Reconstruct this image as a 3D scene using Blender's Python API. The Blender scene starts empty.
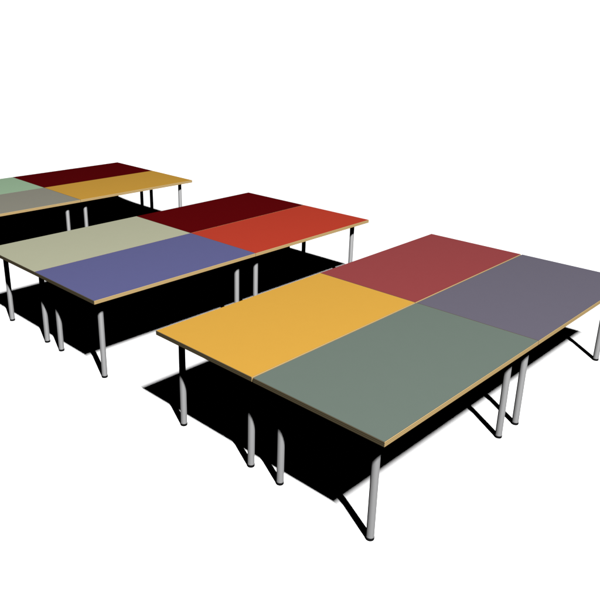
import bpy, bmesh, math, random
from mathutils import Vector, Matrix

sc = bpy.context.scene
C = sc.collection

# ------------------------------------------------------------------ camera
F, PITCH, ROLL, CAM_H = 1.152, 0.3368, -0.001, 2.606
PX, PY = 235.63, 273.24                      # principal point (shift lens) on the 600 px frame
cam_d = bpy.data.cameras.new('camera')
cam_d.sensor_width = 36.0
cam_d.lens = 36.0 * F
cam_d.shift_x = (300 - PX) / 600
cam_d.shift_y = -(300 - PY) / 600
cam_d.clip_start = 0.05
cam_d.clip_end = 500
cam = bpy.data.objects.new('camera', cam_d)
C.objects.link(cam)
fw = Vector((0, math.cos(PITCH), -math.sin(PITCH)))
up0 = Vector((0, math.sin(PITCH), math.cos(PITCH)))
rt0 = Vector((1, 0, 0))
rt = rt0 * math.cos(ROLL) + up0 * math.sin(ROLL)
up = up0 * math.cos(ROLL) - rt0 * math.sin(ROLL)
cam.matrix_world = Matrix(((rt.x, up.x, -fw.x, 0), (rt.y, up.y, -fw.y, 0), (rt.z, up.z, -fw.z, CAM_H), (0, 0, 0, 1)))
sc.camera = cam

# ------------------------------------------------------------------ world: a dark studio, no fill light
w = bpy.data.worlds.new('World')
sc.world = w
w.use_nodes = True
w.node_tree.nodes['Background'].inputs[0].default_value = (0, 0, 0, 1)
w.node_tree.nodes['Background'].inputs[1].default_value = 0.0

# ------------------------------------------------------------------ one strip lamp, high behind the camera on the right
YAW = math.radians(46.6)
AX = Vector((-math.cos(YAW), math.sin(YAW), 0))      # across the tables
BX = Vector((math.sin(YAW), math.cos(YAW), 0))       # along the tables
LP = Vector((3.54, -6.68, 15.0))
ld = bpy.data.lights.new('studio_lamp', 'AREA')
ld.shape = 'RECTANGLE'
ld.size, ld.size_y = 1.4, 0.06
ld.energy = 9500
ld.color = (1.0, 1.0, 1.0)
lamp = bpy.data.objects.new('studio_lamp', ld)
C.objects.link(lamp)
zax = (LP - Vector((-2.0, 18.0, 4.0))).normalized()
RAD = Vector((-0.30, 0.95, 0))                        # long side of the strip points at the tables
xax = (RAD - zax * RAD.dot(zax)).normalized()
yax = zax.cross(xax)
lamp.matrix_world = Matrix(((xax.x, yax.x, zax.x, LP.x), (xax.y, yax.y, zax.y, LP.y), (xax.z, yax.z, zax.z, LP.z), (0, 0, 0, 1)))

sc.view_settings.view_transform = 'Standard'
sc.view_settings.look = 'None'
sc.view_settings.gamma = 1
sc.view_settings.exposure = 0
# direct light only: the photograph's shadows are pure black, with no fill from the floor
sc.cycles.max_bounces = 0
sc.cycles.diffuse_bounces = 0
sc.cycles.glossy_bounces = 0


# ------------------------------------------------------------------ helpers
def mat(name, col, rough=0.5, metal=0.0, spec=0.5, noise=0.03, scale=(60, 60, 60)):
    m = bpy.data.materials.new(name)
    m.use_nodes = True
    nt = m.node_tree
    b = nt.nodes['Principled BSDF']
    b.inputs['Roughness'].default_value = rough
    b.inputs['Metallic'].default_value = metal
    b.inputs['Specular IOR Level'].default_value = spec
    tc = nt.nodes.new('ShaderNodeTexCoord')
    mp = nt.nodes.new('ShaderNodeMapping')
    mp.inputs['Scale'].default_value = scale
    nz = nt.nodes.new('ShaderNodeTexNoise')
    nz.inputs['Scale'].default_value = 1.0
    nz.inputs['Detail'].default_value = 5
    rp = nt.nodes.new('ShaderNodeMix')
    rp.data_type = 'RGBA'
    rp.inputs[6].default_value = tuple(c * (1 - noise) for c in col) + (1,)
    rp.inputs[7].default_value = tuple(c * (1 + noise) for c in col) + (1,)
    nt.links.new(tc.outputs['Object'], mp.inputs['Vector'])
    nt.links.new(mp.outputs['Vector'], nz.inputs['Vector'])
    nt.links.new(nz.outputs['Fac'], rp.inputs[0])
    nt.links.new(rp.outputs[2], b.inputs['Base Color'])
    return m


def obj(name, bm, mats, parent=None, loc=(0, 0, 0)):
    me = bpy.data.meshes.new(name)
    bm.normal_update()
    bm.to_mesh(me)
    bm.free()
    for m in mats:
        me.materials.append(m)
    o = bpy.data.objects.new(name, me)
    C.objects.link(o)
    o.location = loc
    if parent:
        o.parent = parent
    return o


# ------------------------------------------------------------------ floor: white sheet that sweeps up far behind the tables
bm = bmesh.new()
Y0, R, SL = 10.8, 2.5, math.radians(55)
prof = [(-40, 0.0), (Y0, 0.0)]
for k in range(1, 17):
    a = k / 16 * SL
    prof.append((Y0 + R * math.sin(a), R - R * math.cos(a)))
prof.append((prof[-1][0] + 9 * math.cos(SL), prof[-1][1] + 9 * math.sin(SL)))
rows = [[bm.verts.new((x, y, z)) for x in (-40, 40)] for y, z in prof]
for r0, r1 in zip(rows, rows[1:]):
    f = bm.faces.new((r0[0], r0[1], r1[1], r1[0]))
    f.smooth = True
M_floor = mat('white_floor', (0.94, 0.94, 0.94), rough=1.0, spec=0.0, noise=0.01, scale=(3, 3, 3))
floor = obj('floor', bm, [M_floor])
floor['kind'] = 'structure'

# ------------------------------------------------------------------ table
A, B, H, T = 0.911, 1.694, 0.72, 0.030       # width, length, height, board thickness
IN, LR = 0.121, 0.0225                        # leg inset, leg radius
LAM = 0.0012                                  # laminate sheet thickness


def ply(name, lo, hi, layers=3.0):
    """plywood edge: thin light and dark veneer layers, streaked along the board"""
    m = bpy.data.materials.new(name)
    m.use_nodes = True
    nt = m.node_tree
    b = nt.nodes['Principled BSDF']
    b.inputs['Roughness'].default_value = 0.6
    b.inputs['Specular IOR Level'].default_value = 0.2
    tc = nt.nodes.new('ShaderNodeTexCoord')
    sp = nt.nodes.new('ShaderNodeSeparateXYZ')
    mul = nt.nodes.new('ShaderNodeMath'); mul.operation = 'MULTIPLY'
    mul.inputs[1].default_value = 2 * math.pi * layers / T
    sn = nt.nodes.new('ShaderNodeMath'); sn.operation = 'SINE'
    mp = nt.nodes.new('ShaderNodeMapping'); mp.inputs['Scale'].default_value = (18, 18, 260)
    nz = nt.nodes.new('ShaderNodeTexNoise'); nz.inputs['Scale'].default_value = 1.0; nz.inputs['Detail'].default_value = 4
    mr = nt.nodes.new('ShaderNodeMapRange')
    mr.inputs['From Min'].default_value = -1; mr.inputs['From Max'].default_value = 1
    mr.inputs['To Min'].default_value = 0.0; mr.inputs['To Max'].default_value = 0.8
    ad = nt.nodes.new('ShaderNodeMath'); ad.operation = 'ADD'
    sc2 = nt.nodes.new('ShaderNodeMath'); sc2.operation = 'MULTIPLY'; sc2.inputs[1].default_value = 0.25
    mx = nt.nodes.new('ShaderNodeMix'); mx.data_type = 'RGBA'
    mx.inputs[6].default_value = lo + (1,); mx.inputs[7].default_value = hi + (1,)
    L = nt.links.new
    L(tc.outputs['Object'], sp.inputs[0]); L(sp.outputs['Z'], mul.inputs[0]); L(mul.outputs[0], sn.inputs[0])
    L(sn.outputs[0], mr.inputs['Value']); L(tc.outputs['Object'], mp.inputs['Vector']); L(mp.outputs[0], nz.inputs['Vector'])
    L(nz.outputs['Fac'], sc2.inputs[0]); L(mr.outputs[0], ad.inputs[0]); L(sc2.outputs[0], ad.inputs[1])
    L(ad.outputs[0], mx.inputs[0]); L(mx.outputs[2], b.inputs['Base Color'])
    return m


M_ply = ply('plywood_long_edge', (0.27, 0.17, 0.065), (0.52, 0.38, 0.175))
M_end = ply('plywood_end_shaded', (0.035, 0.026, 0.012), (0.13, 0.105, 0.06))  # end edges: shade of the side turned from the lamp, painted into darker wood
M_glue = mat('dark_glue_line', (0.05, 0.045, 0.04), rough=0.8, spec=0.1)
M_leg = mat('brushed_steel', (0.74, 0.74, 0.745), rough=0.58, metal=0.75, spec=0.5, noise=0.03, scale=(90, 90, 4))
M_foot = mat('black_rubber', (0.006, 0.006, 0.0065), rough=0.9, spec=0.05)


def board_mesh():
    bm = bmesh.new()
    bmesh.ops.create_cube(bm, size=1)
    for v in bm.verts:
        v.co.x *= A; v.co.y *= B; v.co.z *= T
    bmesh.ops.bevel(bm, geom=list(bm.edges), offset=0.0012, segments=2, profile=0.5, affect='EDGES')
    bm.normal_update()
    for f in bm.faces:
        n = f.normal
        f.material_index = 2 if n.z > 0.98 else (1 if abs(n.y) > 0.3 else 0)
        f.smooth = False
    return bm


def sheet_mesh():
    bm = bmesh.new()
    bmesh.ops.create_cube(bm, size=1)
    for v in bm.verts:
        v.co.x *= A - 0.0054; v.co.y *= B - 0.0054; v.co.z *= LAM
    bmesh.ops.bevel(bm, geom=[e for e in bm.edges if all(v.co.z > 0 for v in e.verts)],
                    offset=0.0004, segments=1, affect='EDGES')
    return bm


def lathe(prof, n=40):
    bm = bmesh.new()
    rings = [[bm.verts.new((r * math.cos(2 * math.pi * k / n), r * math.sin(2 * math.pi * k / n), z)) for k in range(n)] for r, z in prof]
    for a, b in zip(rings, rings[1:]):
        for k in range(n):
            f = bm.faces.new((a[k], a[(k + 1) % n], b[(k + 1) % n], b[k]))
            f.smooth = True
    for ring in (rings[0], rings[-1]):                     # flat end caps with their own vertices
        bm.faces.new([bm.verts.new(v.co) for v in ring])
    bmesh.ops.recalc_face_normals(bm, faces=bm.faces)
    return bm


def set_tag(o, label, group):
    o['label'] = label
    o['category'] = 'table'
    o['group'] = group


def make_table(surface):
    root = bpy.data.objects.new('table', None)
    root.empty_display_size = 0.1
    C.objects.link(root)
    top = obj('tabletop', board_mesh(), [M_ply, M_end, M_glue], root, (0, 0, H - LAM - T / 2))
    obj('laminate_surface', sheet_mesh(), [surface], top, (0, 0, T / 2 + LAM / 2))
    fh = 0.019
    for sx in (-1, 1):
        for sy in (-1, 1):
            leg = obj('leg', lathe([(LR, fh), (LR, H - LAM - T)]), [M_leg], root,
                      (sx * (A / 2 - IN), sy * (B / 2 - IN), 0))
            obj('foot', lathe([(LR - 0.003, 0.0005), (LR + 0.0015, 0.004), (LR + 0.0015, fh - 0.002), (LR - 0.001, fh - 0.0002)]),
                [M_foot], leg)
    return root


def copy_tree(o, parent=None, surface=None):
    c = o.copy()
    C.objects.link(c)
    c.parent = parent
    if o.name.startswith('laminate_surface'):
        c.data = o.data.copy()
        c.data.materials[0] = surface
    for ch in o.children:
        copy_tree(ch, c, surface)
    return c


# the three blocks of four: near corner on the floor, yaw, half gap across / along
BLOCKS = [
    ((0.721, 2.904), 46.636, 0.0048, 0.0010),
    ((-1.050, 4.768), 46.592, 0.0004, 0.0004),
    ((-3.097, 6.898), 47.925, 0.0004, 0.0004),
]
# laminate albedos
COL = {
    'amber': (0.3937, 0.2144, 0.0333),
    'sage': (0.0883, 0.1116, 0.0948),
    'slate': (0.0827, 0.0761, 0.0992),
    'brick': (0.1745, 0.0335, 0.0345),
    'maroon': (0.0642, 0.0006, 0.0013),
    'vermilion': (0.3004, 0.0297, 0.0155),
    'pale': (0.2805, 0.2826, 0.1995),
    'violet': (0.0712, 0.0732, 0.1645),
    'mint': (0.2231, 0.3266, 0.2162),
    'grey': (0.183, 0.1771, 0.1447),
}
MATS = {k: mat(k + '_laminate', v, rough=0.6, spec=0.04, noise=0.015, scale=(9, 9, 9)) for k, v in COL.items()}
# (block, across 0/1 from the near side, along 0/1, colour, label, brightness)
TABLES = [
    (0, 0, 0, 'sage', 'grey-green topped table at the near corner of the frontmost block, nearest of all'),
    (0, 1, 0, 'amber', 'bright orange-yellow topped table at the left end of the frontmost block'),
    (0, 0, 1, 'slate', 'slate-purple topped table cut by the right edge, behind the grey-green one'),
    (0, 1, 1, 'brick', 'brick-red topped table at the back of the frontmost block, behind the orange-yellow one'),
    (1, 0, 0, 'violet', 'violet-blue topped table at the near corner of the middle block'),
    (1, 1, 0, 'pale', 'pale sage-beige topped table left of the violet-blue one in the middle block'),
    (1, 0, 1, 'vermilion', 'orange-red topped table at the right end of the middle block'),
    (1, 1, 1, 'maroon', 'dark maroon topped table in the middle block beside the orange-red one'),
    (2, 0, 0, 'grey', 'plain grey topped table at the left edge, in the farthest block'),
    (2, 1, 0, 'mint', 'mint green topped table at the far left of the farthest block'),
    (2, 0, 1, 'amber', 'ochre-yellow topped table at the right end of the farthest block'),
    (2, 1, 1, 'maroon', 'dark maroon topped table in the farthest block behind the ochre-yellow one'),
]
GROUPS = ['tables pushed together in the frontmost block', 'tables pushed together in the middle block',
          'tables pushed together in the farthest block']
proto = None
for blk, ia, ib, col, label in TABLES:
    (x, y), yaw, ga, gb = BLOCKS[blk]
    yr = math.radians(yaw)
    ax = Vector((-math.cos(yr), math.sin(yr)))
    bx = Vector((math.sin(yr), math.cos(yr)))
    p = Vector((x, y)) + ax * (A * (ia + 0.5) + (ga if ia else -ga)) + bx * (B * (ib + 0.5) + (gb if ib else -gb))
    if proto is None:
        t = proto = make_table(MATS[col])
    else:
        t = copy_tree(proto, None, MATS[col])
    t.location = (p.x, p.y, 0)
    t.rotation_euler = (0, 0, -yr)
    set_tag(t, label, GROUPS[blk])
